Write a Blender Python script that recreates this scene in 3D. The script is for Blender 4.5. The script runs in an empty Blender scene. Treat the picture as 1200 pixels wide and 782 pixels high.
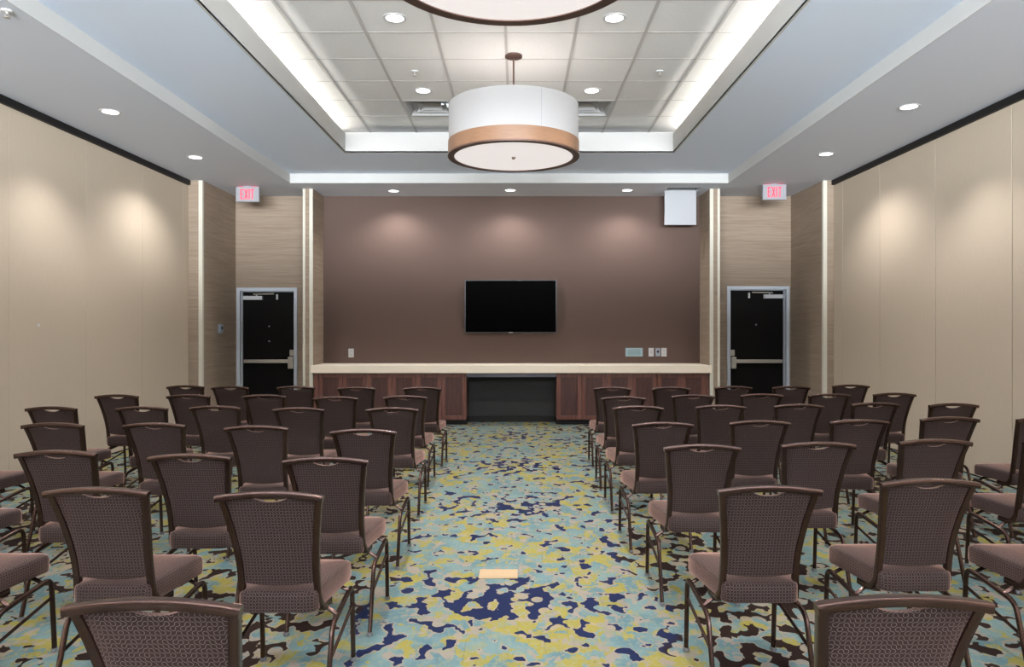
import bpy, bmesh, math, random
from mathutils import Vector, Matrix
random.seed(4)
PI = math.pi
scene = bpy.context.scene
COL = scene.collection

# ------------------------------------------------------------------ helpers
def lin(r, g, b):
    def f(c):
        c /= 255.0
        return c / 12.92 if c <= 0.04045 else ((c + 0.055) / 1.055) ** 2.4
    return (f(r), f(g), f(b), 1.0)

class NT:
    """Small wrapper for building node trees."""
    def __init__(self, name):
        self.m = bpy.data.materials.new(name)
        self.m.use_nodes = True
        self.t = self.m.node_tree
        self.b = self.t.nodes['Principled BSDF']
    def n(self, typ, **kw):
        nd = self.t.nodes.new(typ)
        for k, v in kw.items():
            setattr(nd, k, v)
        return nd
    def put(self, inp, v):
        if isinstance(v, bpy.types.NodeSocket):
            self.t.links.new(v, inp)
        else:
            inp.default_value = v
    def math(self, op, a, b=None, c=None, clamp=False):
        nd = self.n('ShaderNodeMath', operation=op, use_clamp=clamp)
        self.put(nd.inputs[0], a)
        if b is not None: self.put(nd.inputs[1], b)
        if c is not None: self.put(nd.inputs[2], c)
        return nd.outputs[0]
    def step(self, v, lo, hi):
        nd = self.n('ShaderNodeMapRange', interpolation_type='SMOOTHSTEP')
        self.put(nd.inputs['Value'], v)
        self.put(nd.inputs['From Min'], lo); self.put(nd.inputs['From Max'], hi)
        return nd.outputs['Result']
    def mix(self, f, a, b):
        nd = self.n('ShaderNodeMix', data_type='RGBA')
        self.put(nd.inputs['Factor'], f)
        self.put(nd.inputs[6], a); self.put(nd.inputs[7], b)
        return nd.outputs[2]
    def noise(self, vec, scale, detail=2, rough=0.5, dist=0.0):
        nd = self.n('ShaderNodeTexNoise')
        self.put(nd.inputs['Vector'], vec)
        nd.inputs['Scale'].default_value = scale
        nd.inputs['Detail'].default_value = detail
        nd.inputs['Roughness'].default_value = rough
        nd.inputs['Distortion'].default_value = dist
        return nd.outputs['Fac']
    def coord(self, which='Object', scale=(1, 1, 1), loc=(0, 0, 0)):
        tc = self.n('ShaderNodeTexCoord')
        mp = self.n('ShaderNodeMapping')
        self.t.links.new(tc.outputs[which], mp.inputs['Vector'])
        mp.inputs['Scale'].default_value = scale
        mp.inputs['Location'].default_value = loc
        return mp.outputs['Vector']
    def xyz(self, vec):
        s = self.n('ShaderNodeSeparateXYZ')
        self.t.links.new(vec, s.inputs[0])
        return s.outputs
    def bump(self, h, strength=0.2, dist=0.002):
        bp = self.n('ShaderNodeBump')
        bp.inputs['Strength'].default_value = strength
        bp.inputs['Distance'].default_value = dist
        self.t.links.new(h, bp.inputs['Height'])
        self.t.links.new(bp.outputs['Normal'], self.b.inputs['Normal'])
    def set(self, color=None, rough=None, metal=None, spec=None, emit=None, emit_s=None):
        b = self.b.inputs
        if color is not None: self.put(b['Base Color'], color)
        if rough is not None: self.put(b['Roughness'], rough)
        if metal is not None: b['Metallic'].default_value = metal
        if spec is not None: b['Specular IOR Level'].default_value = spec
        if emit is not None: self.put(b['Emission Color'], emit)
        if emit_s is not None: b['Emission Strength'].default_value = emit_s
        return self.m

def plain(name, rgb, rough=0.6, metal=0.0, spec=0.4, speck=0.04, scale=40, emit=None, emit_s=0.0):
    """Painted / metal surface with a faint procedural unevenness."""
    t = NT(name)
    c = lin(*rgb)
    f = t.noise(t.coord(), scale, 2)
    d = tuple(x * (1 - speck) for x in c[:3]) + (1,)
    e = tuple(min(1, x * (1 + speck)) for x in c[:3]) + (1,)
    return t.set(t.mix(f, d, e), rough, metal, spec, emit, emit_s if emit else None)

# ------------------------------------------------------------------ meshes
class MB:
    """Collects shapes into one bmesh."""
    def __init__(self):
        self.bm = bmesh.new()
    def box(self, x0, x1, y0, y1, z0, z1, bevel=0.0, seg=2):
        vs = [self.bm.verts.new((x, y, z)) for x in (x0, x1) for y in (y0, y1) for z in (z0, z1)]
        idx = [(0, 1, 3, 2), (4, 6, 7, 5), (0, 4, 5, 1), (2, 3, 7, 6), (0, 2, 6, 4), (1, 5, 7, 3)]
        fs = [self.bm.faces.new([vs[i] for i in q]) for q in idx]
        if bevel:
            es = list({e for f in fs for e in f.edges})
            bmesh.ops.bevel(self.bm, geom=es, offset=bevel, segments=seg, profile=0.5, affect='EDGES')
        return self
    def sweep(self, pts, prof, fixed=None, cap=True):
        """Sweep a closed 2D profile along a 3D path. fixed = constant 'side' vector for the profile's u axis."""
        P = [Vector(p) for p in pts]
        rings = []
        T0 = None; U = None
        for i, p in enumerate(P):
            if i == 0: T = (P[1] - P[0]).normalized()
            elif i == len(P) - 1: T = (P[-1] - P[-2]).normalized()
            else: T = ((P[i + 1] - p).normalized() + (p - P[i - 1]).normalized()).normalized()
            if fixed is not None:
                U = Vector(fixed); U = (U - T * U.dot(T)).normalized()
            elif U is None:
                a = Vector((0, 0, 1)) if abs(T.z) < 0.9 else Vector((0, 1, 0))
                U = (a - T * a.dot(T)).normalized()
            else:
                U = (U - T * U.dot(T)).normalized()
            V = T.cross(U)
            k = 1.0
            rings.append([self.bm.verts.new(p + U * (a * k) + V * (b * k)) for a, b in prof])
        n = len(prof)
        for r0, r1 in zip(rings, rings[1:]):
            for j in range(n):
                self.bm.faces.new((r0[j], r0[(j + 1) % n], r1[(j + 1) % n], r1[j]))
        if cap:
            self.bm.faces.new(rings[0][::-1]); self.bm.faces.new(rings[-1])
        return self
    def tube(self, pts, r, n=10, fixed=None, ry=None):
        ry = ry or r
        return self.sweep(pts, [(r * math.cos(2 * PI * k / n), ry * math.sin(2 * PI * k / n)) for k in range(n)], fixed)
    def lathe(self, prof, cx=0, cy=0, n=48, closed=False):
        """prof: list of (r, z); r=0 at the ends closes it."""
        rings = []
        for r, z in prof:
            if r < 1e-6:
                rings.append([self.bm.verts.new((cx, cy, z))])
            else:
                rings.append([self.bm.verts.new((cx + r * math.cos(2 * PI * k / n), cy + r * math.sin(2 * PI * k / n), z)) for k in range(n)])
        seq = list(zip(rings, rings[1:]))
        if closed: seq.append((rings[-1], rings[0]))
        for a, b in seq:
            for k in range(n):
                k2 = (k + 1) % n
                if len(a) == 1 and len(b) == 1: continue
                if len(a) == 1: self.bm.faces.new((a[0], b[k2], b[k]))
                elif len(b) == 1: self.bm.faces.new((a[k], a[k2], b[0]))
                else: self.bm.faces.new((a[k], a[k2], b[k2], b[k]))
        return self
    def rings(self, rings):
        """Loft a list of closed rings (lists of 3D points), capped."""
        R = [[self.bm.verts.new(p) for p in r] for r in rings]
        n = len(R[0])
        for a, b in zip(R, R[1:]):
            for j in range(n):
                self.bm.faces.new((a[j], a[(j + 1) % n], b[(j + 1) % n], b[j]))
        self.bm.faces.new(R[0][::-1]); self.bm.faces.new(R[-1])
        return self
    def build(self, name, mat, parent=None, smooth=False, uv=False, loc=None):
        bmesh.ops.recalc_face_normals(self.bm, faces=self.bm.faces[:])
        me = bpy.data.meshes.new(name)
        if uv:
            L = self.bm.loops.layers.uv.new('UVMap')
            for f in self.bm.faces:
                nx, ny, nz = (abs(c) for c in f.normal)
                for l in f.loops:
                    c = l.vert.co
                    if nz >= nx and nz >= ny: l[L].uv = (c.x, c.y)
                    elif ny >= nx: l[L].uv = (c.x, c.z)
                    else: l[L].uv = (c.y, c.z)
        self.bm.to_mesh(me); self.bm.free()
        if smooth:
            for p in me.polygons: p.use_smooth = True
            try:
                me.set_sharp_from_angle(angle=math.radians(38))
            except Exception:
                pass
        me.materials.append(mat)
        o = bpy.data.objects.new(name, me)
        COL.objects.link(o)
        if parent: o.parent = parent
        if loc: o.location = loc
        return o

def rrect(w, h, r, n=3):
    """Rounded rectangle profile."""
    out = []
    for sx, sy, a0 in ((1, 1, 0), (-1, 1, 90), (-1, -1, 180), (1, -1, 270)):
        for k in range(n + 1):
            a = math.radians(a0 + 90 * k / n)
            out.append((sx * (w / 2 - r) + r * math.cos(a), sy * (h / 2 - r) + r * math.sin(a)))
    return out

def fillet(pts, r, n=6):
    P = [Vector(p) for p in pts]
    out = [P[0]]
    for i in range(1, len(P) - 1):
        a, b, c = P[i - 1], P[i], P[i + 1]
        d1 = (a - b).normalized(); d2 = (c - b).normalized()
        ang = d1.angle(d2)
        if ang > PI - 0.02: out.append(b); continue
        t = min(r / math.tan(ang / 2), (a - b).length * .48, (c - b).length * .48)
        p0 = b + d1 * t; p2 = b + d2 * t
        for k in range(n + 1):
            s = k / n
            out.append(p0 * (1 - s) ** 2 + b * 2 * s * (1 - s) + p2 * s * s)
    out.append(P[-1])
    return out

def thing(name, label, cat, loc=(0, 0, 0), rz=0, group=None):
    o = bpy.data.objects.new(name, None)
    o.empty_display_size = 0.1
    COL.objects.link(o)
    o.location = loc; o.rotation_euler = (0, 0, rz)
    return tag(o, label, cat, group)
def tag(o, label, cat, group=None):
    o['label'] = label; o['category'] = cat
    if group: o['group'] = group
    return o
def structure(o, label=None, cat=None):
    o['kind'] = 'structure'
    if label: o['label'] = label
    if cat: o['category'] = cat
    return o
def dup(root, loc, label, rz=0.0, group=None):
    def cp(o, parent):
        c = o.copy(); COL.objects.link(c)
        if parent: c.parent = parent
        for ch in o.children: cp(ch, c)
        return c
    r = cp(root, None)
    r.location = loc; r.rotation_euler = (0, 0, rz); r['label'] = label
    if group: r['group'] = group
    return r

# ------------------------------------------------------------------ dimensions (metres; camera at the origin of x, y)
CAM = 1.51
F = 830.0
ZS = CAM + 2.208       # soffit
ZM = CAM + 2.349       # middle ceiling
ZL = CAM + 2.604       # lip of the cove
ZT = CAM + 2.70        # tiles
YW = 11.75             # front wall
XL, XR = -4.87, 4.69   # folding partition faces
YP = 10.5              # front of outer piers
PL, PR = -4.668, 4.54  # inner sides of outer piers
YC = 11.12             # front of inner piers
BL, BR = -3.213, 3.03  # brown wall
CL, CR = -3.362, 3.18  # outer sides of inner piers
YB = -4.5              # wall behind the camera
SX0, SX1, SY1 = -3.43, 3.19, 10.69   # step
TX0, TX1, TY1 = -2.286, 2.075, 9.42  # cove fascia
SY0, TY0 = -3.4, -2.3

# ------------------------------------------------------------------ materials
M = {}
M['soffit'] = plain('soffit_paint', (208, 213, 223), 0.8, spec=.2, speck=.01)
M['mid'] = plain('pale_blue_grey_paint', (218, 228, 243), 0.8, spec=.2, speck=.01)
M['white'] = plain('white_paint', (192, 192, 190), 0.75, spec=.2, speck=.01)
M['grid'] = plain('grid_metal', (182, 179, 176), 0.5, spec=.3)
M['black'] = plain('black_track', (14, 12, 11), 0.6)
M['frame'] = plain('door_frame_paint', (196, 202, 212), 0.45)
M['door'] = plain('black_door', (13, 12, 11), 0.6, spec=.12)
M['steel'] = plain('brushed_steel', (190, 186, 178), 0.35, metal=.75)
M['closer'] = plain('silver_paint', (205, 207, 210), 0.45)
M['guard'] = plain('cream_corner_guard', (203, 199, 186), 0.6)
M['plate'] = plain('white_plastic', (196, 197, 199), 0.4)
M['hatch'] = plain('pale_grey_hatch_paint', (168, 170, 174), 0.5)
M['plate_grey'] = plain('grey_plastic', (150, 160, 172), 0.4)
M['plate_blue'] = plain('pale_blue_plate', (150, 176, 184), 0.4)
M['ink'] = plain('grey_ink', (98, 116, 126), 0.6)
M['dark'] = plain('dark_plastic', (30, 32, 40), 0.4)
M['screen'] = plain('black_screen', (1, 1, 1), 0.5, spec=.02)
M['tv_edge'] = plain('tv_bezel', (70, 72, 76), 0.3, metal=.6)
M['tv_body'] = plain('tv_body', (12, 12, 13), 0.5)
M['brown'] = plain('brown_wall_paint', (93, 76, 69), 0.75, spec=.2, speck=.015)
M['bronze'] = plain('bronze_metal', (92, 70, 62), 0.4, metal=.5)
M['chair_metal'] = plain('chair_frame_metal', (88, 68, 62), 0.26, metal=.9, speck=.06)
M['glide'] = plain('clear_glide', (112, 112, 114), 0.25)
M['lens'] = plain('lit_lens', (255, 250, 245), 0.5, emit=(1, .97, .94, 1), emit_s=4.0)
M['diffuser'] = plain('lit_diffuser', (150, 144, 142), 0.6, emit=(1, .93, .90, 1), emit_s=.62, speck=.01)
M['exit_red'] = plain('exit_letters', (255, 70, 90), 0.5, emit=(1, .05, .09, 1), emit_s=.95)
M['exit_face'] = plain('exit_face', (150, 150, 156), 0.5)
M['vent'] = plain('vent_metal', (165, 165, 165), 0.45)
M['vent_dark'] = plain('vent_inside', (40, 40, 42), 0.7)
M['cover'] = plain('beige_cover', (166, 140, 106), 0.55, speck=.05)
M['under'] = plain('grey_apron', (120, 118, 132), 0.5)
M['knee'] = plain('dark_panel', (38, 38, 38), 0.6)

# lamp shade, glows from the lamps inside it
t = NT('shade_fabric')
s = t.xyz(t.coord('Object'))
weave = t.noise(t.coord('Object', (1, 1, 40)), 14, 2)
M['shade'] = t.set(t.mix(weave, lin(138, 137, 137), lin(150, 149, 149)), .85, spec=.1, emit=(1, .985, .985, 1), emit_s=.14)
# warm wood band
t = NT('wood_band')
g = t.noise(t.coord('Object', (3, 3, 60)), 4, 4)
M['band'] = t.set(t.mix(g, lin(106, 76, 55), lin(140, 106, 80)), .45)
# ceiling tile: fine fissures
t = NT('ceiling_tile')
v = t.coord('Object')
f1 = t.step(t.noise(v, 120, 2, .6), .58, .72)
f2 = t.noise(v, 300, 1)
c = t.mix(f1, lin(222, 221, 219), lin(200, 199, 197))
M['tile'] = t.set(c, .9, spec=.15); t.bump(f2, .15, .002)
# grass-cloth wallpaper: long horizontal streaks, sheets with slight tone change
def wallpaper(name):
    t = NT(name)
    v = t.coord('Object', (.9, .9, 34)); v2 = t.coord('Object', (.5, .5, 9)); v3 = t.coord('Object', (2.5, 2.5, 160))
    a = t.noise(v, 2.2, 3, .6, .3); b = t.noise(v2, 2.0, 2); d = t.noise(v3, 1.6, 2)
    k = t.math('ADD', t.math('MULTIPLY', a, .5), t.math('ADD', t.math('MULTIPLY', b, .3), t.math('MULTIPLY', d, .2)))
    k = t.step(k, .3, .7)
    t.bump(d, .2, .002)
    return t.set(t.mix(k, lin(134, 117, 101), lin(158, 142, 125)), .7, spec=.25)
M['paper'] = wallpaper('grasscloth_paper')
# partition fabric: fine vertical ribs
t = NT('partition_fabric')
v = t.coord('Object')
w = t.noise(t.coord('Object', (300, 300, 8)), 1.0, 2)
b = t.noise(v, .6, 2)
c = t.mix(w, lin(176, 162, 144), lin(190, 176, 158))
M['partition'] = t.set(c, .85, spec=.15); t.bump(w, .1, .001)
# light laminate worktop, grain along x
t = NT('laminate_top')
g = t.noise(t.coord('Object', (.8, 22, 60)), 2.5, 4)
M['laminate'] = t.set(t.mix(g, lin(236, 222, 202), lin(248, 238, 222)), .5)
# dark cherry cabinet wood, vertical grain
t = NT('cherry_wood')
g = t.noise(t.coord('Object', (26, 26, 1.6)), 2.0, 5, .6, .4)
g2 = t.noise(t.coord('Object', (2, 2, 1)), 2.0, 2)
c = t.mix(t.step(g, .3, .7), lin(92, 55, 47), lin(126, 82, 68))
M['wood'] = t.set(t.mix(t.math('MULTIPLY', g2, .5), c, lin(76, 48, 43)), .38)
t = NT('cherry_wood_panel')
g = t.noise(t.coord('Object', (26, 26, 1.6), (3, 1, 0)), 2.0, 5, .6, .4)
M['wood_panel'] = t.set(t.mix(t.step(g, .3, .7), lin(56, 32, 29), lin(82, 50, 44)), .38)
# chair fabric: interlaced wavy pale lines on dark brown
t = NT('chair_fabric')
uv = t.xyz(t.coord('UV'))
x, z = uv[0], uv[1]
CELL = 0.0125
gx = t.math('DIVIDE', x, CELL); gz = t.math('DIVIDE', z, CELL)
cv = t.n('ShaderNodeCombineXYZ'); t.put(cv.inputs[0], t.math('FLOOR', gx)); t.put(cv.inputs[1], t.math('FLOOR', gz))
wn = t.n('ShaderNodeTexWhiteNoise', noise_dimensions='2D'); t.put(wn.inputs['Vector'], cv.outputs[0])
fl = t.math('GREATER_THAN', wn.outputs['Value'], .5)
lx = t.math('ABSOLUTE', t.math('SUBTRACT', t.math('FRACT', gx), fl)); lz = t.math('FRACT', gz)
def arc(a, b):
    r_ = t.math('SQRT', t.math('ADD', t.math('MULTIPLY', a, a), t.math('MULTIPLY', b, b)))
    return t.math('ABSOLUTE', t.math('SUBTRACT', r_, .5))
q = t.math('MINIMUM', arc(lx, lz), arc(t.math('SUBTRACT', 1, lx), t.math('SUBTRACT', 1, lz)))
ln = t.math('SUBTRACT', 1, t.step(q, .045, .10))
wv = t.noise(t.coord('UV', (900, 900, 1)), 1.0, 1)
base = t.mix(wv, lin(34, 19, 15), lin(46, 28, 23))
M['fabric'] = t.set(t.mix(t.math('MULTIPLY', ln, .8), base, lin(104, 93, 92)), .8, spec=.25)
t.b.inputs['Sheen Weight'].default_value = 1.0; t.b.inputs['Sheen Roughness'].default_value = .34; t.b.inputs['Sheen Tint'].default_value = lin(240, 190, 174)
t.bump(ln, .25, .0008)
# carpet
t = NT('camouflage_carpet')
co = t.coord('Object')
S = t.xyz(co)
X, Y = S[0], S[1]
sv = t.coord('Object', (1, .75, 1))
warp = t.n('ShaderNodeTexNoise'); t.put(warp.inputs['Vector'], co)
warp.inputs['Scale'].default_value = 9; warp.inputs['Detail'].default_value = 2
wm = t.n('ShaderNodeVectorMath', operation='MULTIPLY_ADD')
t.put(wm.inputs[0], warp.outputs['Color']); wm.inputs[1].default_value = (.09, .09, 0); t.put(wm.inputs[2], sv)
wv = wm.outputs[0]
n_y = t.noise(wv, 7.5, 4, .6)
n_y2 = t.noise(t.coord('Object', (1, .75, 1), (7, 3, 0)), 1.3, 2)
yel = t.step(t.math('ADD', n_y, t.math('MULTIPLY', t.math('SUBTRACT', n_y2, .5), .45)), .515, .55)
n_b = t.noise(t.coord('Object', (1.2, .9, 1), (3, 11, 0)), 7.5, 4, .6, .5)
bei = t.step(n_b, .565, .60)
n_w = t.noise(t.coord('Object', (1, 1.1, 1), (13, 1, 0)), 9.5, 4, .62, .4)
n_g = t.noise(t.coord('Object', (1, 1, 1), (23, 5, 0)), 4.0, 3)
aqua = t.mix(t.step(n_g, .40, .62), lin(116, 158, 168), lin(146, 180, 180))
yellow = t.mix(t.noise(t.coord('Object', (1, 1, 1), (9, 1, 0)), 7, 3), lin(176, 168, 84), lin(214, 192, 58))
base = t.mix(yel, aqua, yellow)
base = t.mix(bei, base, t.mix(n_g, lin(204, 182, 162), lin(176, 166, 156)))
base = t.mix(t.math('MULTIPLY', t.step(n_w, .57, .62), .7), base, lin(176, 180, 140))
# fine striations along the room
st = t.noise(t.coord('Object', (70, 2.2, 1)), 1.0, 3, .6)
base = t.mix(t.math('MULTIPLY', t.step(st, .55, .75), .45), base, lin(122, 122, 122))
st2 = t.noise(t.coord('Object', (160, 20, 1)), 1.0, 2)
base = t.mix(t.math('MULTIPLY', st2, .25), base, lin(166, 170, 160))
# dark blotches
def gauss(v, c, w):
    d = t.math('DIVIDE', t.math('SUBTRACT', v, c), w)
    return t.math('POWER', 2.718, t.math('MULTIPLY', t.math('MULTIPLY', d, d), -1))
ph = t.math('SUBTRACT', t.math('FRACT', t.math('DIVIDE', t.math('SUBTRACT', Y, 2.95), 2.0)), .5)
clus = t.math('MULTIPLY', gauss(X, -.03, .40), gauss(ph, 0.0, .20))
ax = t.math('ABSOLUTE', t.math('ADD', X, .03))
rows = t.math('ADD', gauss(ax, 1.35, .55), gauss(ax, 3.6, .9))
dv = t.coord('Object', (1.0, .8, 1), (1.7, .4, 0))
wm2 = t.n('ShaderNodeVectorMath', operation='MULTIPLY_ADD')
t.put(wm2.inputs[0], warp.outputs['Color']); wm2.inputs[1].default_value = (.06, .06, 0); t.put(wm2.inputs[2], dv)
n_d = t.noise(wm2.outputs[0], 9.5, 1.8, .5)
n_l = t.noise(t.coord('Object', (1, .8, 1), (31, 8, 0)), 1.4, 1)
thr = t.math('SUBTRACT', .612, t.math('ADD', t.math('MULTIPLY', clus, .165), t.math('MULTIPLY', rows, .11)))
thr = t.math('SUBTRACT', thr, t.math('MULTIPLY', t.math('SUBTRACT', n_l, .5), .14))
blot = t.step(t.math('SUBTRACT', n_d, thr), -.006, .006)
halo = t.step(t.math('SUBTRACT', n_d, thr), -.045, -.035)
vo = t.n('ShaderNodeTexVoronoi'); vo.inputs['Scale'].default_value = 9.0
t.put(vo.inputs['Vector'], dv)
hole = t.math('SUBTRACT', 1, t.step(t.math('ADD', vo.outputs['Distance'], t.math('MULTIPLY', t.math('SUBTRACT', n_g, .5), .7)), .35, .37))
blot = t.math('MULTIPLY', blot, t.math('SUBTRACT', 1, hole))
halo = t.math('MULTIPLY', halo, t.step(t.noise(co, 5.5, 2), .40, .48))
fine = t.noise(t.coord('Object', (1.6, 1, 1), (2, 9, 0)), 26, 3, .6)
base = t.mix(t.math('MULTIPLY', t.step(fine, .52, .60), .35), base, lin(186, 190, 160))
base = t.mix(t.math('MULTIPLY', halo, .75), base, lin(200, 180, 160))
navy = t.mix(n_g, lin(38, 46, 84), lin(48, 58, 100)); choc = t.mix(n_g, lin(50, 34, 29), lin(60, 42, 36))
which = t.step(t.math('ADD', ax, t.math('MULTIPLY', t.math('SUBTRACT', n_y2, .5), 1.2)), .74, .80)
col = t.mix(blot, base, t.mix(which, navy, choc))
dim = t.n('ShaderNodeVectorMath', operation='SCALE'); t.put(dim.inputs[0], col); dim.inputs['Scale'].default_value = .44
col = dim.outputs[0]
M['carpet'] = t.set(col, .95, spec=.1)
t.bump(t.noise(co, 260, 2), .35, .004)

# ------------------------------------------------------------------ room shell
structure(MB().box(-5.2, 5.0, YB - .2, YW + .3, -.1, 0).build('floor', M['carpet']))
# partition walls: backing, panels with joints, black track above, jamb post
def partition(side, x, seams, sgn):
    """sgn = direction out of the room."""
    w = MB().box(min(x + sgn * .02, x + sgn * .12), max(x + sgn * .02, x + sgn * .12), YB, YP + .02, 0, ZS - .0).build('wall_' + side, M['black'])
    structure(w)
    xs = sorted((x, x + sgn * .06))
    g = .0015 if sgn < 0 else .005
    for a, b in zip(seams, seams[1:]):
        MB().box(xs[0], xs[1], a + g, b - g, .02, ZS - .075, .0012).build('partition_panel', M['partition'], w)
    xt = sorted((x - sgn * .03, x + sgn * .08))
    tr = MB().box(xt[0], xt[1], YB, YP - .003, ZS - .07, ZS - .001)
    tr.box(min(x - sgn * .036, x), max(x - sgn * .036, x), 6.0, 7.95, ZS - .078, ZS - .068)
    structure(tr.build('trim_1' if sgn < 0 else 'trim_2', M['black']))
partition('left', XL, [YB, -2.97, -1.75, -.53, .69, 1.91, 3.13, 4.35, 5.57, 6.79, 8.0, 9.2, 10.32, 10.5], -1)
partition('right', XR, [YB, -3.05, -1.83, -.61, .61, 1.83, 3.05, 4.27, 5.49, 6.71, 7.94, 9.16, 10.2, 10.5], 1)
# outer piers (papered), front wall bays
def wallbox(name, x0, x1, y0, y1, z0, z1, mat):
    return structure(MB().box(x0, x1, y0, y1, z0, z1).build(name, mat))
wallbox('wall_pier_left', -5.1, PL, YP, YW + .2, 0, ZS, M['paper'])
wallbox('wall_pier_right', PR, 4.95, YP, YW + .2, 0, ZS, M['paper'])
wallbox('wall_pier_inner_left', CL, BL, YC, YW + .2, 0, ZS, M['paper'])
wallbox('wall_pier_inner_right', BR, CR, YC, YW + .2, 0, ZS, M['paper'])
wallbox('wall_front', BL, BR, YW, YW + .2, 0, ZS, M['brown'])
D1 = (-4.65, -3.645, 2.20); D2 = (3.48, 4.515, 2.225)   # door frames, outside x0, x1, top
def doorbay(name, x0, x1, d):
    fr = .045
    mb = MB()
    mb.box(x0, d[0] + fr, YW, YW + .2, 0, ZS)
    mb.box(d[1] - fr, x1, YW, YW + .2, 0, ZS)
    mb.box(d[0] + fr, d[1] - fr, YW, YW + .2, d[2] - fr, ZS)
    structure(mb.build(name, M['paper']))
doorbay('wall_front_left', PL, CL, D1)
doorbay('wall_front_right', CR, PR, D2)
# corner guards
def guard(n, x0, x1, y0, y1):
    structure(MB().box(x0, x1, y0, y1, 0, ZS - .002, .003).build('trim_%d' % n, M['guard']))
guard(3, PL - .055, PL + .004, YP - .004, YP + .05)
guard(4, PR - .004, PR + .055, YP - .004, YP + .05)
guard(5, CL - .004, CL + .035, YC - .004, YC + .035)
guard(6, BL - .05, BL + .004, YC - .004, YC + .02)
guard(7, BR - .004, BR + .05, YC - .004, YC + .02)
guard(8, CR - .035, CR + .004, YC - .004, YC + .035)
# wall behind the camera with unseen high windows added to light the room
mb = MB()
WZ0, WZ1 = 1.75, 3.5
wins = [(-4.3, -1.75), (-1.4, 1.2), (1.55, 4.1)]
xs = [-5.1] + [v for w_ in wins for v in w_] + [4.95]
for i in range(0, len(xs), 2): mb.box(xs[i], xs[i + 1], YB - .2, YB, 0, ZS)
for a, b in wins:
    mb.box(a, b, YB - .2, YB, 0, WZ0); mb.box(a, b, YB - .2, YB, WZ1, ZS)
structure(mb.build('wall_back', M['brown']))
for i, (a, b) in enumerate(wins):
    f = MB()
    f.box(a, a + .05, YB - .12, YB - .04, WZ0, WZ1); f.box(b - .05, b, YB - .12, YB - .04, WZ0, WZ1)
    f.box(a, b, YB - .12, YB - .04, WZ0, WZ0 + .05); f.box(a, b, YB - .12, YB - .04, WZ1 - .05, WZ1)
    f.box((a + b) / 2 - .025, (a + b) / 2 + .025, YB - .12, YB - .04, WZ0, WZ1)
    structure(f.build('added_window_%d' % (i + 1), M['white']))
    L = bpy.data.lights.new('added_daylight_portal', 'AREA'); L.shape = 'RECTANGLE'; L.size = b - a; L.size_y = WZ1 - WZ0
    L.cycles.is_portal = True
    lo = bpy.data.objects.new('added_daylight_portal', L); COL.objects.link(lo)
    lo.location = ((a + b) / 2, YB - .02, (WZ0 + WZ1) / 2); lo.rotation_euler = (PI / 2, 0, 0)   # faces +y

# ceiling: soffit ring (with the open access hatch), step, middle ceiling, fascia, cove, tiles
HX0, HX1, HY0, HY1 = 2.36, 2.875, 11.04, 11.38
mb = MB()
zt = ZS + .4
mb.box(-5.1, SX0, YB, YW + .2, ZS, zt); mb.box(SX1, 4.95, YB, YW + .2, ZS, zt)
mb.box(SX0, SX1, YB, SY0, ZS, zt)
mb.box(SX0, HX0, SY1, YW + .2, ZS, zt); mb.box(HX1, SX1, SY1, YW + .2, ZS, zt)
mb.box(HX0, HX1, SY1, HY0, ZS, zt); mb.box(HX0, HX1, HY1, YW + .2, ZS, zt)
structure(mb.build('ceiling_soffit', M['soffit']))
structure(MB().box(HX0, HX1, HY0, HY1, ZS + .3, ZS + .4).build('ceiling_hatch_recess', M['black']))
# white painted faces of the step
mb = MB()
e = .006
mb.box(SX0 - .002, SX0 + e, SY0, SY1, ZS - .002, ZM); mb.box(SX1 - e, SX1 + .002, SY0, SY1, ZS - .002, ZM)
mb.box(SX0, SX1, SY1 - e, SY1 + .002, ZS - .002, ZM); mb.box(SX0, SX1, SY0 - .002, SY0 + e, ZS - .002, ZM)
structure(mb.build('trim_9', M['white']))
# middle ceiling
mb = MB()
zz = ZM + .02
mb.box(SX0, TX0, SY0, SY1, ZM, zz); mb.box(TX1, SX1, SY0, SY1, ZM, zz)
mb.box(TX0, TX1, TY1, SY1, ZM, zz); mb.box(TX0, TX1, SY0, TY0, ZM, zz)
structure(mb.build('ceiling_middle', M['mid']))
# fascia
mb = MB()
th = .018
mb.box(TX0 - th, TX0, TY0 - th, TY1 + th, ZM - .003, ZL); mb.box(TX1, TX1 + th, TY0 - th, TY1 + th, ZM - .003, ZL)
mb.box(TX0, TX1, TY1, TY1 + th, ZM - .003, ZL); mb.box(TX0, TX1, TY0 - th, TY0, ZM - .003, ZL)
structure(mb.build('trim_10', M['white']))
# back faces of the cove trough
CV = .28
mb = MB()
mb.box(TX0 - CV - .02, TX0 - CV, TY0 - CV, TY1 + CV, zz, ZT + .02); mb.box(TX1 + CV, TX1 + CV + .02, TY0 - CV, TY1 + CV, zz, ZT + .02)
mb.box(TX0 - CV, TX1 + CV, TY1 + CV, TY1 + CV + .02, zz, ZT + .02); mb.box(TX0 - CV, TX1 + CV, TY0 - CV - .02, TY0 - CV, zz, ZT + .02)
structure(mb.build('trim_11', M['white']))
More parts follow.
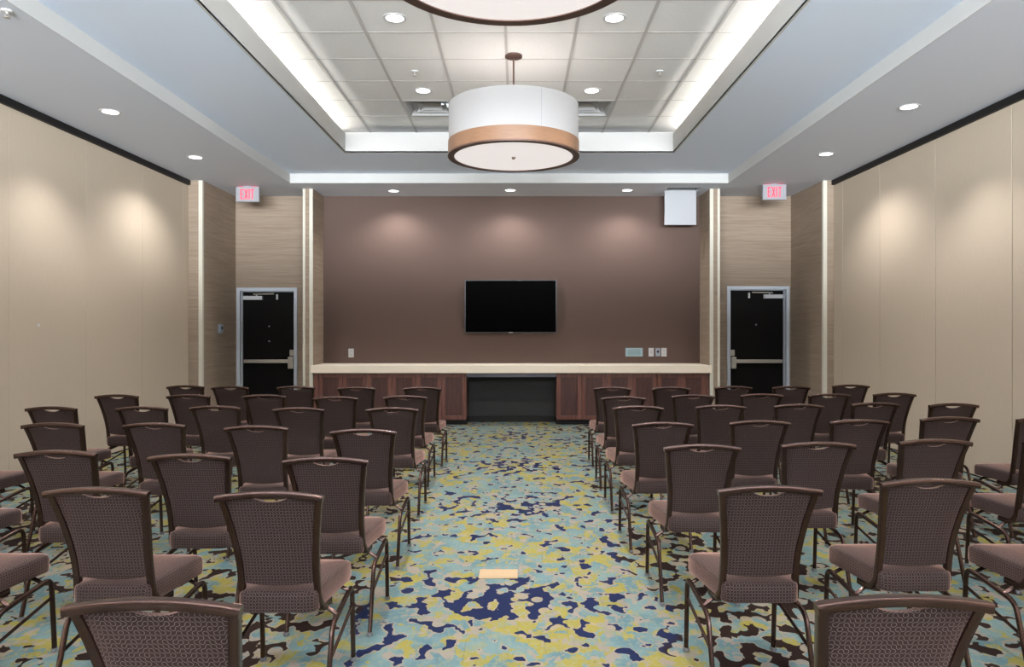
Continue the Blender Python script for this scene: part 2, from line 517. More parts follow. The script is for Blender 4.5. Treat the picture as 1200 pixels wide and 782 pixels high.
# tiles and grid
PITCH = .61 * 1.04
GX = -.104; GY = 6.44
vents = [(-2, 3), (1, 3)]   # grid cells with a diffuser (column, row index)
mb = MB()
gx0, gx1, gy0, gy1 = TX0 - CV, TX1 + CV, TY0 - CV, TY1 + CV
cells = []
i0 = math.floor((gx0 - GX) / PITCH); i1 = math.ceil((gx1 - GX) / PITCH)
j0 = math.floor((gy0 - GY) / PITCH); j1 = math.ceil((gy1 - GY) / PITCH)
for i in range(i0, i1):
    for j in range(j0, j1):
        if (i, j) in vents: continue
        a = max(gx0, GX + i * PITCH); b = min(gx1, GX + (i + 1) * PITCH)
        c = max(gy0, GY + j * PITCH); d = min(gy1, GY + (j + 1) * PITCH)
        if b - a < .03 or d - c < .03: continue
        mb.box(a, b, c, d, ZT, ZT + .02)
mb.box(gx0, gx1, gy0, gy1, ZT + .22, ZT + .24)
structure(mb.build('ceiling_tiles', M['tile']))
mb = MB()
for i in range(i0 + 1, i1):
    x = GX + i * PITCH
    if gx0 < x < gx1: mb.box(x - .013, x + .013, gy0, gy1, ZT - .008, ZT + .004)
for j in range(j0 + 1, j1):
    y = GY + j * PITCH
    if gy0 < y < gy1: mb.box(gx0, gx1, y - .009, y + .009, ZT - .002, ZT + .004)
structure(mb.build('ceiling_grid', M['grid']))

# cove light strips: linear lamps lying in the side troughs
def strip(x, side):
    o = thing('cove_light', 'long hidden cove light strip behind the %s ceiling fascia' % side, 'light', (x, 0, ZL - .085))
    MB().box(-.02, .02, TY0, TY1, .001, .03, .004).build('housing', M['white'], o)
    MB().box(-.012, .012, TY0 + .02, TY1 - .02, .03, .036).build('lens', M['cove'], o)
t = NT('cove_lens')
M['cove'] = t.set(lin(255, 250, 240), .5, emit=(1, .965, .90, 1), emit_s=130.0)
strip(TX0 - .245, 'left'); strip(TX1 + .245, 'right')

# ------------------------------------------------------------------ doors
def door(n, d, mirror):
    """Built with the hinge on the left, mirrored for the right door. Local x from frame outside-left."""
    w = d[1] - d[0]; h = d[2]
    o = bpy.data.objects.new('door_%d' % n, None); COL.objects.link(o)
    o.location = (d[0], YW, 0); o['kind'] = 'structure'
    X = (lambda a: w - a) if mirror else (lambda a: a)
    def bx(mb, a, b, *r, **k):
        p, q = sorted((X(a), X(b))); mb.box(p, q, *r, **k); return mb
    fr = .055; dep = .13
    mb = MB()
    bx(mb, 0, fr, -.02, dep, 0, h, bevel=.003); bx(mb, w - fr, w, -.02, dep, 0, h, bevel=.003)
    bx(mb, fr, w - fr, -.02, dep, h - fr, h, bevel=.003)
    bx(mb, fr, fr + .012, .06, dep, 0, h - fr)
    bx(mb, w - fr - .012, w - fr, .06, dep, 0, h - fr); bx(mb, fr, w - fr, .06, dep, h - fr - .012, h - fr)
    mb.build('door_frame', M['frame'], o)
    leaf = bx(MB(), fr + .002, w - fr - .002, dep - .03, dep + .015, .01, h - fr - .003, bevel=.002).build('door_leaf', M['door'], o)
    yf = dep - .03
    # closer
    cl = bx(MB(), fr + .025, fr + .345, yf - .06, yf, h - .20, h - .135, bevel=.006).build('door_closer', M['closer'], o)
    a = MB(); pts = [(X(fr + .25), yf - .04, h - .13), (X(fr + .25), yf - .04, h - .105)]
    a.tube(pts, .014, 8)
    a.sweep([(X(fr + .20), yf - .05, h - .105), (X(fr + .55), yf - .075, h - .10)], rrect(.022, .012, .003), fixed=(0, 0, 1))
    a.build('closer_arm', M['steel'], cl)
    bx(MB(), fr + .57, fr + .60, yf - .03, yf, h - .195, h - .105, bevel=.006).build('door_stop', M['closer'], o)
    # panic device
    zb = .975 if True else 0
    pb = MB()
    bx(pb, fr + .045, w - fr - .10, yf - .085, yf - .03, zb - .03, zb + .03, bevel=.008)
    bx(pb, fr + .045, fr + .085, yf - .04, yf, zb - .025, zb + .025)
    bar = pb.build('panic_bar', M['steel'], o)
    bx(MB(), w - fr - .105, w - fr - .02, yf - .11, yf, zb - .12, zb + .075, bevel=.01).build('latch_case', M['steel'], bar)
    bx(MB(), w - fr - .095, w - fr - .012, yf - .04, yf, zb + .09, zb + .19, bevel=.006).build('strike_plate', M['steel'], bar)
    # viewers
    zs = (1.56, 1.31) if not mirror else (1.585,)
    for z in zs:
        MB().tube([(w / 2, yf + .004, z), (w / 2, yf - .008, z)], .012, 12).build('viewer', M['plate_grey'], leaf)
    # black void behind
    return o
door(1, D1, False)
door(2, D2, True)
structure(MB().box(-4.7, -3.55, YW + .2, YW + .22, 0, 2.4).build('wall_behind_door_left', M['black']))
structure(MB().box(3.4, 4.6, YW + .2, YW + .22, 0, 2.4).build('wall_behind_door_right', M['black']))

# ------------------------------------------------------------------ exit signs
def exit_sign(x, y, label, glow):
    o = thing('exit_sign', label, 'exit sign', (x, y, ZS), 0, 'ceiling exit signs')
    W, H, D = .355, .235, .055
    MB().box(-.06, .06, -.02, .035, -.012, -.001, .002).build('canopy', M['exit_face'], o)
    MB().box(-W / 2, W / 2, -D / 2, D / 2, -.012 - H, -.012, .006).build('housing', M['exit_face'], o)
    mb = MB(); yf = -D / 2 - .004; y1 = -D / 2 + .001
    zc = -.012 - H / 2; lh = .155; z0 = zc - lh / 2; z1 = zc + lh / 2; s = .017
    def bar(a, b, c, d): mb.box(a, b, yf, y1, c, d)
    lw = .048; gap = .011
    tot = lw + gap + .058 + gap + s + gap + .056
    p = -tot / 2
    bar(p, p + s, z0, z1); bar(p + s, p + lw, z0, z0 + s); bar(p + s, p + lw, z1 - s, z1); bar(p + s, p + lw * .9, zc - s / 2, zc + s / 2)
    p += lw + gap
    for a, b in ((p, p + .058 - s), (p + .058 - s, p)):
        vs = []
        for yy in (yf, y1):
            vs.append([mb.bm.verts.new(v) for v in ((a, yy, z0), (a + s, yy, z0), (b + s, yy, z1), (b, yy, z1))])
        q, r = vs
        mb.bm.faces.new(q); mb.bm.faces.new(r[::-1])
        for k in range(4): mb.bm.faces.new((q[k], q[(k + 1) % 4], r[(k + 1) % 4], r[k]))
    p += .058 + gap
    bar(p, p + s, z0, z1); p += s + gap
    bar(p, p + .056, z1 - s, z1); bar(p + .028 - s / 2, p + .028 + s / 2, z0, z1 - s)
    mb.build('lettering', M['exit_red'], o)
    # downlight/up-glow slot of the sign
    MB().box(-W / 2 + .03, W / 2 - .03, -.012, .012, -.0125, -.0085).build('top_slot', M['exit_red'], o)
exit_sign(-4.15, 10.92, 'glowing red EXIT sign under the ceiling above the left door', 1)
exit_sign(3.90, 10.75, 'glowing red EXIT sign under the ceiling above the right door', 1)

# ------------------------------------------------------------------ pendants
PX = -.035; PR_ = .643; PB = CAM + 1.69
def pendant(y, label):
    o = thing('drum_pendant', label, 'pendant light', (PX, y, PB), 0, 'drum pendant lights under the tray ceiling')
    h = .50
    MB().lathe([(0, ZT - PB - .003), (.085, ZT - PB - .003), (.085, ZT - PB - .02), (.03, ZT - PB - .03), (0, ZT - PB - .03)], n=32).build('canopy', M['bronze'], o, True)
    MB().tube([(0, 0, h - .12), (0, 0, ZT - PB - .025)], .009, 10).build('rod', M['bronze'], o, True)
    R = PR_ - .006
    sh = MB().lathe([(R, .135), (R, h), (R - .004, h + .003), (R - .008, h), (R - .008, .135)], n=96, closed=True).build('lamp_shade', M['shade'], o, True)
    MB().box(R - .002, R + .0012, -.003, .003, .136, h).build('seam', M['exit_face'], sh).rotation_euler = (0, 0, math.radians(-66.5))
    sp = MB()
    for k in range(3):
        b = 2 * PI * k / 3 + .3
        sp.tube([(0, 0, h - .115), ((R - .005) * math.cos(b), (R - .005) * math.sin(b), h - .02)], .005, 6)
    sp.build('spider', M['bronze'], o)
    MB().lathe([(PR_, .012), (PR_, .145), (PR_ - .012, .145), (PR_ - .012, .012)], n=96, closed=True).build('wood_band', M['band'], o, True)
    MB().lathe([(PR_ + .003, 0), (PR_ + .003, .016), (PR_ - .06, .016), (PR_ - .06, 0)], n=96, closed=True).build('bottom_ring', M['bronze'], o, True)
    df = MB().lathe([(0, .006), (PR_ - .055, .006), (PR_ - .055, .015), (0, .015)], n=96).build('diffuser', M['diffuser'], o, True)
    MB().lathe([(0, -.018), (.012, -.014), (.018, -.002), (.018, .008), (0, .008)], n=20).build('finial', M['bronze'], df, True)
    L = bpy.data.lights.new('bulb', 'POINT'); L.energy = PEN_W; L.color = (1, .93, .86); L.shadow_soft_size = .12
    lo = bpy.data.objects.new('bulb', L); COL.objects.link(lo); lo.parent = o; lo.location = (0, 0, .30)
    return o
PEN_W = 13
pendant(6.98, 'white drum pendant with wood band hanging in full view')
pendant(3.30, 'nearer drum pendant cropped by the top of the photo')
pendant(-.38, 'added unseen drum pendant hanging behind the viewer')  # third pendant added out of view for more brightness

# ------------------------------------------------------------------ downlights
def make_down(x, y, z, label, group, watts, r=.078, cone=76):
    o = thing('downlight', label, 'downlight', (x, y, z), 0, group)
    MB().lathe([(r, -.004), (r + .022, -.004), (r + .026, .002), (r, .002)], n=32, closed=True).build('trim_ring', M['plate'], o, True)
    MB().lathe([(0, -.0035), (r, -.0035), (r, .0), (0, .0)], n=32).build('lens', M['lens'], o, True)
    L = bpy.data.lights.new('lamp', 'SPOT'); L.energy = watts; L.color = (1, .97, .95)
    L.spot_size = math.radians(cone); L.spot_blend = .75; L.shadow_soft_size = .06
    lo = bpy.data.objects.new('lamp', L); COL.objects.link(lo); lo.parent = o; lo.location = (0, 0, -.07)
    return o
WS, WT = 110, 185
k1, k2 = 'downlights in the grey soffit', 'downlights between the ceiling tiles'
make_down(-4.13, 7.19, ZS, 'round soffit downlight at upper left, nearer of two by left partition', k1, WS, cone=108)
make_down(-4.13, 9.09, ZS, 'round soffit downlight left of the tray, beside the EXIT sign', k1, WS * .95, cone=135)
make_down(3.89, 8.92, ZS, 'round soffit downlight right of the tray, beside the right EXIT sign', k1, WS * .95, cone=135)
make_down(3.89, 7.03, ZS, 'round soffit downlight at upper right, nearer of two by right partition', k1, WS, cone=108)
make_down(-1.97, 11.30, ZS, 'left of three soffit downlights along the brown wall', k1, WS * .62, cone=140)
make_down(-.11, 11.24, ZS, 'middle of three soffit downlights above the television', k1, WS * .62, cone=140)
make_down(1.75, 11.24, ZS, 'right of three soffit downlights along the brown wall', k1, WS * .62, cone=140)
for y, n in ((5.2, 'first'), (3.3, 'second')):  # nearer soffit lamps out of view, added to brighten the room
    make_down(-4.13, y, ZS, 'added unseen soffit downlight beyond the left picture edge, %s one nearer than seen' % n, k1, WS, cone=108)
    make_down(3.89, y, ZS, 'added unseen soffit downlight beyond the right picture edge, %s one nearer than seen' % n, k1, WS, cone=108)
make_down(-1.06, 6.14, ZT, 'tile downlight left of the cropped near pendant', k2, WT)
make_down(.843, 6.14, ZT, 'tile downlight right of the cropped near pendant', k2, WT)
make_down(-1.064, 8.01, ZT, 'tile downlight beside the left air diffuser', k2, WT * 1.25, cone=130)
make_down(.843, 8.01, ZT, 'tile downlight beside the right air diffuser', k2, WT * 1.25, cone=130)
for y, n in ((4.27, 'first'), (2.4, 'second')):  # tile lamps above the view, added for extra downward light
    make_down(-1.06, y, ZT, 'added unseen left tile downlight above the picture, %s nearer row' % n, k2, WT)
    make_down(.843, y, ZT, 'added unseen right tile downlight above the picture, %s nearer row' % n, k2, WT)

# ------------------------------------------------------------------ air diffusers
def diffuser(i, j, label):
    cx = GX + (i + .5) * PITCH; cy = GY + (j + .5) * PITCH
    o = thing('air_diffuser', label, 'air vent', (cx, cy, ZT), 0, 'ceiling air diffusers')
    a = PITCH / 2 - .014
    MB().box(-a, a, -a, a, .16, .17).build('plenum', M['vent_dark'], o)
    mb = MB()
    for (p, q, r, s) in ((-a, -a + .03, -a, a), (a - .03, a, -a, a), (-a + .03, a - .03, -a, -a + .03), (-a + .03, a - .03, a - .03, a)):
        mb.box(p, q, r, s, -.004, .004)
    mb.build('vent_frame', M['vent'], o)
    for k, (w1, z1, w0, z0) in enumerate(((.275, .004, .215, .075), (.20, .015, .15, .085), (.14, .02, .07, .10))):
        m2 = MB(); t_ = .003
        ring = lambda w, z: [(-w, -w, z), (w, -w, z), (w, w, z), (-w, w, z)]
        R = [ring(w1, z1), ring(w0, z0), ring(w0 - t_, z0 + t_), ring(w1 - t_, z1 + t_)]
        V = [[m2.bm.verts.new(p) for p in r] for r in R]
        for q in range(4):
            A, B = V[q], V[(q + 1) % 4]
            for e_ in range(4): m2.bm.faces.new((A[e_], A[(e_ + 1) % 4], B[(e_ + 1) % 4], B[e_]))
        m2.build('cone', M['vent'], o)
    MB().box(-.07, .07, -.07, .07, .10, .104).build('centre_plate', M['vent'], o)
    MB().box(-.006, .006, -a + .02, a - .02, .12, .14).build('damper_bar', M['vent'], o)
diffuser(-2, 3, 'square louvred air diffuser left of the hanging drum pendant')
diffuser(1, 3, 'square louvred air diffuser right of the hanging drum pendant')

# ------------------------------------------------------------------ sprinklers
def sprinkler(x, y, z, label):
    o = thing('sprinkler_head', label, 'sprinkler', (x, y, z), 0, 'ceiling sprinkler heads')
    MB().lathe([(0, -.001), (.036, -.001), (.032, -.010), (.012, -.014), (0, -.014)], n=24).build('escutcheon', M['plate'], o, True)
    MB().lathe([(0, -.014), (.009, -.014), (.009, -.028), (0, -.028)], n=12).build('stem', M['steel'], o, True)
    a = MB()
    for s in (-1, 1): a.tube([(s * .008, 0, -.026), (s * .014, 0, -.036), (s * .004, 0, -.05)], .0025, 6)
    a.build('frame_arms', M['steel'], o)
    MB().lathe([(0, -.050), (.022, -.050), (.022, -.053), (0, -.053)], n=16).build('deflector', M['steel'], o, True)
sprinkler(-1.07, 7.40, ZT, 'small sprinkler head in the tile beyond the left tile downlight')
sprinkler(1.49, 7.40, ZT, 'small sprinkler head in the tiles right of the hanging pendant')
sprinkler(-3.53, 4.9, ZS, 'small sprinkler head in the grey soffit at top left corner')

# ------------------------------------------------------------------ hanging ceiling hatch panel
o = thing('hanging_hatch', 'white ceiling access panel hanging open beside the right pier', 'ceiling hatch', (HX0, HY1, ZS))
w = HX1 - HX0
MB().box(.004, w - .004, -.03, -.002, -.535, .03, .004).build('hatch_panel', M['hatch'], o)
MB().box(.02, w - .02, -.036, -.030, -.535, -.515).build('panel_lip', M['hatch'], o)

# ------------------------------------------------------------------ television
TVX = -.105; TVZ = 1.886
o = thing('television', 'large black flat screen television on the brown wall', 'television', (TVX, YW, TVZ))
w, h = 1.508 / 2, .867 / 2
MB().box(-.25, .25, -.04, -.002, -.2, .2).build('wall_bracket', M['tv_body'], o)
MB().box(-w + .01, w - .01, -.075, -.035, -h + .01, h - .01, .01).build('housing', M['tv_body'], o)
mb = MB(); b = .009
mb.box(-w, w, -.085, -.06, -h, -h + b + .003, .002); mb.box(-w, w, -.085, -.06, h - b, h, .002)
mb.box(-w, -w + b, -.085, -.06, -h + b, h - b); mb.box(w - b, w, -.085, -.06, -h + b, h - b)
mb.build('bezel', M['tv_edge'], o)
MB().box(-w + b, w - b, -.082, -.07, -h + b, h - b).build('screen', M['screen'], o)
MB().box(-.035, .035, -.088, -.08, -h - .004, -h + .010, .002).build('logo_bar', M['steel'], o)

# ------------------------------------------------------------------ wall plates
def plate(x, z, w, h, mat, name, label, cat, group=None, kind='outlet'):
    o = thing(name, label, cat, (x, YW, z), 0, group)
    MB().box(-w / 2, w / 2, -.008, -.0005, -h / 2, h / 2, .002).build('cover_plate', mat, o)
    if kind == 'outlet':
        for s in (-1, 1):
            rc = MB().box(-w * .22, w * .22, -.011, -.006, s * h * .22 - h * .13, s * h * .22 + h * .13, .003).build('receptacle', M['plate'], o)
            sl = MB()
            for q in (-1, 1): sl.box(q * w * .1 - .002, q * w * .1 + .002, -.0115, -.009, s * h * .22 - .008, s * h * .22 + .010)
            sl.build('slot', M['dark'], rc)
    elif kind == 'switch':
        MB().box(-w * .10, w * .10, -.018, -.006, -h * .12, h * .12, .003).build('toggle', M['plate_grey'], o)
    elif kind == 'jack':
        MB().lathe([(0, 0), (w * .26, 0), (w * .26, .006), (0, .006)], n=20).build('jack', M['dark'], o)
        j = o.children[-1]; j.rotation_euler = (PI / 2, 0, 0); j.location = (0, -.007, h * .06)
    elif kind == 'panel':
        mb = MB()
        for k in range(6):
            z_ = h * .30 - k * h * .12
            p = -w * .36
            while p < w * .34:
                l = random.uniform(.012, .03); mb.box(p, min(p + l, w * .36), -.0088, -.007, z_ - .0035, z_ + .0035); p += l + .006
        mb.build('legend', M['ink'], o)
Z0 = CAM - 28 * YW / F
plate(-2.753, Z0 + .002, .088, .145, M['plate'], 'wall_outlet', 'white outlet at the left end of the brown wall', 'outlet')
plate(1.94, Z0 + .015, .285, .14, M['plate_blue'], 'wall_plaque', 'pale blue wall plate with rows of fine markings', 'wall plate', None, 'panel')
plate(2.223, Z0 + .015, .085, .14, M['plate'], 'wall_switch', 'white switch plate between blue plate and grey jack', 'switch', None, 'switch')
plate(2.335, Z0 + .016, .078, .135, M['plate_grey'], 'jack_plate', 'grey wall plate with dark round jack', 'wall plate', None, 'jack')
plate(2.435, Z0 + .015, .088, .14, M['plate'], 'wall_outlet', 'white outlet at the right end beside the grey jack', 'outlet')
# thermostat on the left pier, faces +x
o = thing('thermostat', 'grey thermostat on the left papered pier', 'thermostat', (PL, 11.12, CAM + .005))
MB().box(.0005, .012, -.075, .075, -.075, .075, .003).build('back_plate', M['plate_grey'], o)
MB().box(.012, .035, -.055, .055, -.055, .06, .004).build('case', M['plate_grey'], o)
MB().box(.034, .037, -.03, .03, -.01, .04).build('display', M['dark'], o)
# tiny round lock on left partition
tag(MB().tube([(XL - .001, 7.2, 1.55), (XL + .008, 7.2, 1.55)], .014, 14).build('lock_button', M['plate']), 'tiny round lock on the left partition panel', 'lock')

# ------------------------------------------------------------------ counter and cabinets
CTY = 11.09; CB, CT = .822, .945
mb = MB().box(BL + .004, BR - .004, CTY + .02, YW - .002, CB, CT, .004)
mb.box(CL + .13, CR - .13, CTY, CTY + .024, CB, CT, .005)
tag(mb.build('countertop', M['laminate']), 'long pale laminate countertop running along the brown wall', 'countertop')
def cabinet(x0, x1, label, filler=None, end=0):
    o = thing('base_cabinet', label, 'cabinet', (x0, 0, 0), 0, 'dark wood base cabinets under the counter')
    w = x1 - x0; y0 = YC + .05; y1 = YW - .02
    MB().box(.002, w - .002, y0, y1, .10, CB - .002).build('cabinet_body', M['wood'], o)
    MB().box(.002, w - .002, y0 + .05, y1 - .05, 0.001, .10).build('toe_kick', M['black'], o)
    a = 0.0; b = w
    if filler == 'left': a = .075; MB().box(.003, a - .003, y0 - .02, y0, .085, CB - .004).build('filler_strip', M['wood'], o)
    if filler == 'right': b = w - .055; MB().box(b + .003, w - .003, y0 - .02, y0, .085, CB - .004).build('filler_strip', M['wood'], o)
    m = (a + b) / 2
    for p, q in ((a + .006, m - .004), (m + .004, b - .006)):
        z0, z1 = .085, CB - .012; s = .062; yb = y0; yf = y0 - .024
        d = MB()
        d.box(p, p + s, yf, yb, z0, z1, .0025); d.box(q - s, q, yf, yb, z0, z1, .0025)
        d.box(p + s, q - s, yf, yb, z0, z0 + s, .0025); d.box(p + s, q - s, yf, yb, z1 - s, z1, .0025)
        dr = d.build('door', M['wood'], o)
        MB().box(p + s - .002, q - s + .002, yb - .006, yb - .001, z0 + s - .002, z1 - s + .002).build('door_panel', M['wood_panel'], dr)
Q = (YC + .03) / F
L0, L1, L2, L3 = (366.8 - 606) * Q, (430 - 606) * Q, (488 - 606) * Q, (546.6 - 606) * Q
R0, R1, R2, R3 = (652.2 - 606) * Q, (711.2 - 606) * Q, (770 - 606) * Q, (832 - 606) * Q
L0 = max(L0, BL + .01); R3 = min(R3, BR - .01)
cabinet(L0, L1, 'dark wood double door cabinet at the left end of the counter', 'left')
cabinet(L1, L2, 'dark wood double door cabinet second from the left pier')
cabinet(L2, L3, 'dark wood double door cabinet just left of the knee space')
cabinet(R0, R1, 'dark wood double door cabinet just right of the knee space')
cabinet(R1, R2, 'dark wood double door cabinet second from the right pier')
cabinet(R2, R3, 'dark wood double door cabinet at the right end of the counter', 'right')
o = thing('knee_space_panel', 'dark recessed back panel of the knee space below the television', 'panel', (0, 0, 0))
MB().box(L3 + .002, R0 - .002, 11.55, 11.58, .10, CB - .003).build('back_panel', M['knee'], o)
MB().box(L3 + .002, R0 - .002, 11.53, 11.58, .001, .10).build('kick_board', M['black'], o)
MB().box(L3 + .002, R0 - .002, YC + .03, YC + .05, CB - .065, CB - .003).build('apron', M['under'], o)
# floor box
o = thing('floor_box', 'beige rectangular cover plate set in the aisle carpet', 'floor box', (-.115, 4.36, 0))
MB().box(-.118, .118, -.078, .078, .0005, .006, .002).build('cover_plate', M['cover'], o)
for a, b in ((-.105, .028), (.034, .105)):
    MB().box(a, b, -.065, .065, .006, .0075, .0005).build('lid', M['cover'], o)

# ------------------------------------------------------------------ chairs
ZTOP = .89
def backy(z):      # rear profile of the back, local y
    s = (z - .40) / (ZTOP - .40)
    return -.135 - .045 * s - .09 * s * s
def hw(z):         # outside half-width of the back
    if z >= .55: return .163 + .042 * ((z - .55) / .34) ** 1.5
    return .163 + .006 * ((.55 - z) / .15) ** 2
def arch(x):       # height of the top rail's upper edge
    return ZTOP - .018 * (x / .205) ** 2
def make_chair(label, group):
    o = thing('banquet_chair', label, 'chair', (0, 0, 0), 0, group)
    # ---- seat
    def ring(inset, z, crown=0.0):
        yr, yf = -.19 + inset, .245 - inset
        wr, wf = .160 - inset, .205 - inset
        r = max(.05 - inset * .6, .012)
        corners = [(-wf, yf, 180, 90), (wf, yf, 90, 0), (wr, yr, 0, -90), (-wr, yr, -90, -180)]
        out = []
        for (cx, cy, a0, a1) in corners:
            ox = cx - math.copysign(r, cx); oy = cy - math.copysign(r, cy - .03)
            for k in range(7):
                a = math.radians(a0 + (a1 - a0) * k / 6)
                out.append((ox + r * math.cos(a), oy + r * math.sin(a), z))
        # subdivide straight stretches so that the crown can bulge
        res = []
        for k_, (p, q) in enumerate(zip(out, out[1:] + out[:1])):
            res.append(p)
            if k_ % 7 == 6:
                for k in (1, 2, 3): res.append(tuple(p[i] + (q[i] - p[i]) * k / 4 for i in range(3)))
        return [(x, y, z - .006 * max(0, (y - .15) / .09) ** 2) for x, y, z in res]
    rr = [ring(.02, .386), ring(.004, .390), ring(0, .402), ring(0, .448), ring(.002, .460), ring(.006, .466), ring(.022, .473), ring(.08, .479), ring(.13, .481)]
    MB().rings(rr).build('seat', M['fabric'], o, True, True)
    # ---- back panel
    mb = MB(); NX, NZ = 20, 16
    def pt(i, j, side):
        s = 2 * i / NX - 1; v = j / NZ
        z0 = .499 - .013 * (1 - s * s)
        xt = s * (hw(.86) - .027)
        dip = .020 * max(0, 1 - (xt / .062) ** 2) ** .6 if abs(xt) < .062 else 0
        z1 = arch(xt) - .0255 - dip
        z = z0 + (z1 - z0) * v
        x = s * (hw(z) - .0265)
        bulge = (1 - s ** 8) * (1 - (2 * v - 1) ** 10)
        y = backy(z) + .002
        if side == 0: return (x, y - .009 - .007 * bulge, z)
        return (x, y + .009 + .016 * bulge, z)
    G = [[[mb.bm.verts.new(pt(i, j, s)) for j in range(NZ + 1)] for i in range(NX + 1)] for s in (0, 1)]
    for s in (0, 1):
        for i in range(NX):
            for j in range(NZ):
                q = (G[s][i][j], G[s][i + 1][j], G[s][i + 1][j + 1], G[s][i][j + 1])
                mb.bm.faces.new(q if s == 0 else q[::-1])
    for i in range(NX):
        mb.bm.faces.new((G[0][i][0], G[1][i][0], G[1][i + 1][0], G[0][i + 1][0]))
        mb.bm.faces.new((G[0][i][NZ], G[0][i + 1][NZ], G[1][i + 1][NZ], G[1][i][NZ]))
    for j in range(NZ):
        mb.bm.faces.new((G[0][0][j], G[0][0][j + 1], G[1][0][j + 1], G[1][0][j]))
        mb.bm.faces.new((G[0][NX][j], G[1][NX][j], G[1][NX][j + 1], G[0][NX][j + 1]))
    mb.build('backrest', M['fabric'], o, True, True)
    # ---- back frame: two stiles and a top rail
    for s in (-1, 1):
        path = []
        for k in range(15):
            z = ZTOP - .024 - (ZTOP - .024 - .425) * k / 14
            path.append((s * (hw(z) - .0135), backy(z), z))
        yb = backy(.425)
        path += [(s * .158, yb + .012, .400), (s * .158, yb + .034, .381), (s * .158, yb + .065, .374), (s * .158, yb + .14, .372)]
        MB().sweep(path, rrect(.027, .028, .005, 2), fixed=(1, 0, 0)).build('stile', M['chair_metal'], o, True)
    mb = MB(); path = []
    for k in range(25):
        x = -.2055 + .411 * k / 24
        path.append((x, backy(ZTOP) + .002, arch(x) - .0125))
    mb.sweep(path, rrect(.025, .030, .005, 2), fixed=(0, 0, 1))
    mb.build('top_rail', M['chair_metal'], o, True)
    # ---- legs: an inverted U on each side, with rail and lower stretcher
    X = .205
    prof = dict(fixed=(1, 0, 0))
    rail0, rail1 = (-.005, .333), (.205, .352)
    for s in (-1, 1):
        x = s * X
        fr = fillet([(x, .245, .012), (x, .222, .352), (x, .10, .3425)], .05, 7)
        f = MB().tube(fr, .011, 10, (1, 0, 0), .0125).build('leg', M['chair_metal'], o, True)
        MB().lathe([(0, 0), (.012, 0), (.015, .008), (.013, .02), (0, .02)], x, .2455, 14).build('glide', M['glide'], f, True)
        re = fillet([(x, -.225, .012), (x, -.125, .318), (x, .10, .3425)], .07, 7)
        r = MB().tube(re, .011, 10, (1, 0, 0), .0125).build('leg', M['chair_metal'], o, True)
        MB().lathe([(0, 0), (.012, 0), (.015, .008), (.013, .02), (0, .02)], x, -.2255, 14).build('glide', M['glide'], r, True)
        MB().tube([(x, .2265, .262), (x, -.168, .192)], .0075, 8).build('stretcher', M['chair_metal'], o, True)
    # seat supports running across below the seat
    for y, z in ((-.055, .360), (.165, .366)):
        MB().tube([(-X, y, z - .028 + (y > 0) * .01), (-X + .05, y, z + .008), (X - .05, y, z + .008), (X, y, z - .028 + (y > 0) * .01)], .009, 8).build('cross_bar', M['chair_metal'], o, True)
    return o

# back-top positions (x, y) per row and seat, measured from the aisle outwards
rows_left = [
    [(-.835, 1.63), (-1.55, 1.63)],
    [(-.95, 2.71), (-1.65, 2.78), (-2.37, 2.80)],
    [(-.93, 3.44), (-1.63, 3.53), (-2.37, 3.63), (-3.08, 3.63)],
    [(-.957, 4.41), (-1.68, 4.57), (-2.41, 4.70), (-3.08, 4.70), (-3.78, 4.72)],
    [(-.998, 5.63), (-1.736, 5.63), (-2.45, 5.75), (-3.02, 5.69), (-3.74, 5.69)],
    [(-1.045, 6.65), (-1.68, 6.56), (-2.41, 6.74), (-3.13, 6.74), (-3.81, 6.74)],
    [(-1.02, 7.64), (-1.73, 7.64), (-2.42, 7.75), (-3.136, 7.75), (-3.68, 7.85)]]
rows_right = [
    [(.897, 1.65), (1.60, 1.66)],
    [(1.0, 2.81), (1.71, 2.94), (2.38, 2.94)],
    [(.999, 3.82), (1.654, 3.90), (2.36, 4.0), (3.07, 4.0)],
    [(.97, 4.74), (1.654, 4.83), (2.35, 4.87), (3.07, 5.02), (3.74, 5.0)],
    [(.983, 5.75), (1.676, 5.82), (2.34, 5.88), (3.03, 6.0), (3.67, 5.95)],
    [(.99, 6.56), (1.68, 6.74), (2.36, 6.83), (3.01, 6.83), (3.69, 6.92)],
    [(1.03, 7.64), (1.666, 7.64), (2.36, 7.75), (3.0, 7.75), (3.75, 7.95)]]
ORD = ['first', 'second', 'third', 'fourth', 'fifth', 'sixth', 'seventh']
proto = None
TOPY = backy(ZTOP)
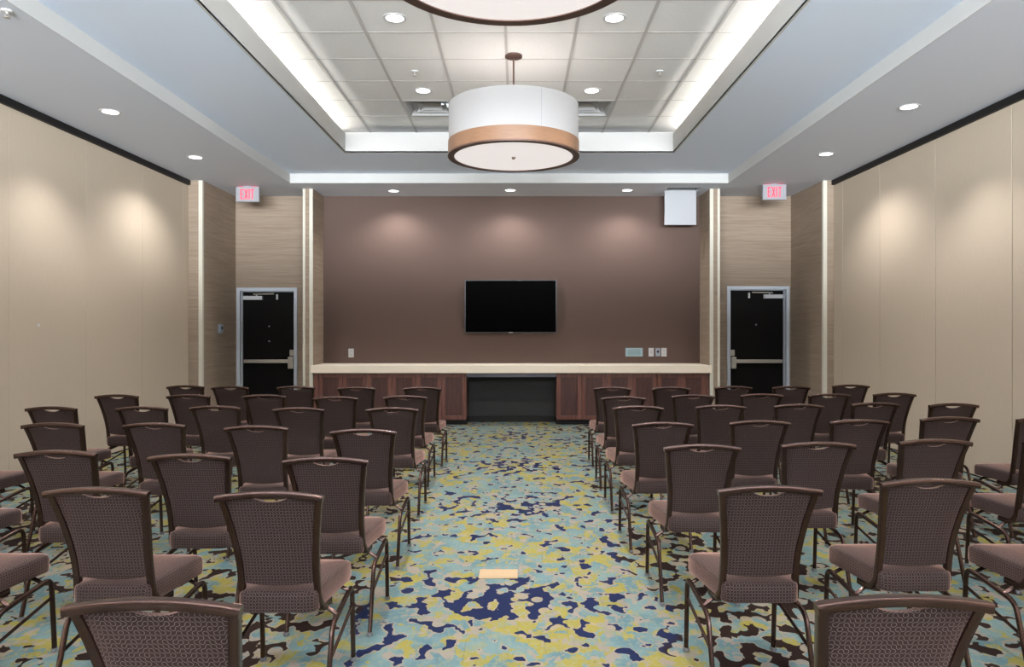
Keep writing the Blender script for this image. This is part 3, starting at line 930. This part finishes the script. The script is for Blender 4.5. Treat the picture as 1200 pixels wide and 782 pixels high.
for side, rows in (('left', rows_left), ('right', rows_right)):
    grp = 'banquet chairs in rows %s of the aisle' % side
    for r, row in enumerate(rows):
        rn = 'nearest row' if r == 0 else ORD[r] + ' row' if r < 6 else 'farthest row'
        for c, (x, y) in enumerate(row):
            cn = 'aisle seat' if c == 0 else ORD[c] + ' from aisle'
            lab = 'brown patterned banquet chair %s of the aisle, %s from viewer, %s' % (side, ORD[r] + ' row' if r else 'nearest row', cn)
            lab = lab.replace('nearest row from viewer', 'row nearest viewer')
            loc = (x, y - TOPY, 0)
            rz = random.uniform(-.02, .02)
            if proto is None:
                proto = make_chair(lab, grp); proto.location = loc; proto.rotation_euler = (0, 0, rz)
            else:
                dup(proto, loc, lab, rz, grp)

# ------------------------------------------------------------------ added daylight, camera, colour management
wd = bpy.data.worlds.new('World'); scene.world = wd; wd.use_nodes = True
bg = wd.node_tree.nodes['Background']
wt = wd.node_tree
tc = wt.nodes.new('ShaderNodeTexCoord'); sp = wt.nodes.new('ShaderNodeSeparateXYZ')
wt.links.new(tc.outputs['Generated'], sp.inputs[0])
rm = wt.nodes.new('ShaderNodeValToRGB')      # strong glow added below the horizon to light the ceilings, faint sky above
mr = wt.nodes.new('ShaderNodeMapRange'); mr.inputs['From Min'].default_value = -1; mr.inputs['From Max'].default_value = 1
wt.links.new(sp.outputs[2], mr.inputs['Value']); wt.links.new(mr.outputs[0], rm.inputs[0])
rm.color_ramp.elements[0].position = .485; rm.color_ramp.elements[0].color = (.90, .95, 1.0, 1)
rm.color_ramp.elements[1].position = .515; rm.color_ramp.elements[1].color = (.004, .005, .004, 1)   # dark band added to keep low light off the chair backs
for p_, c_ in ((.60, (.004, .005, .004, 1)), (.66, (.05, .055, .062, 1))):
    e_ = rm.color_ramp.elements.new(p_); e_.color = c_
wt.links.new(rm.outputs[0], bg.inputs[0])
bg.inputs[1].default_value = 114.0

cam = bpy.data.cameras.new('Camera'); co_ = bpy.data.objects.new('Camera', cam); COL.objects.link(co_)
co_.location = (0, 0, CAM); co_.rotation_euler = (PI / 2, 0, 0)
cam.sensor_fit = 'HORIZONTAL'; cam.sensor_width = 36.0; cam.lens = 36.0 * F / 1200.0
cam.shift_x = -(606 - 600) / 1200.0
cam.shift_y = (386 - 391) / 1200.0
cam.clip_start = .05
scene.camera = co_
vs = scene.view_settings
vs.view_transform = 'Standard'; vs.look = 'None'; vs.gamma = 1.0; vs.exposure = 0.2
vs.use_curve_mapping = False
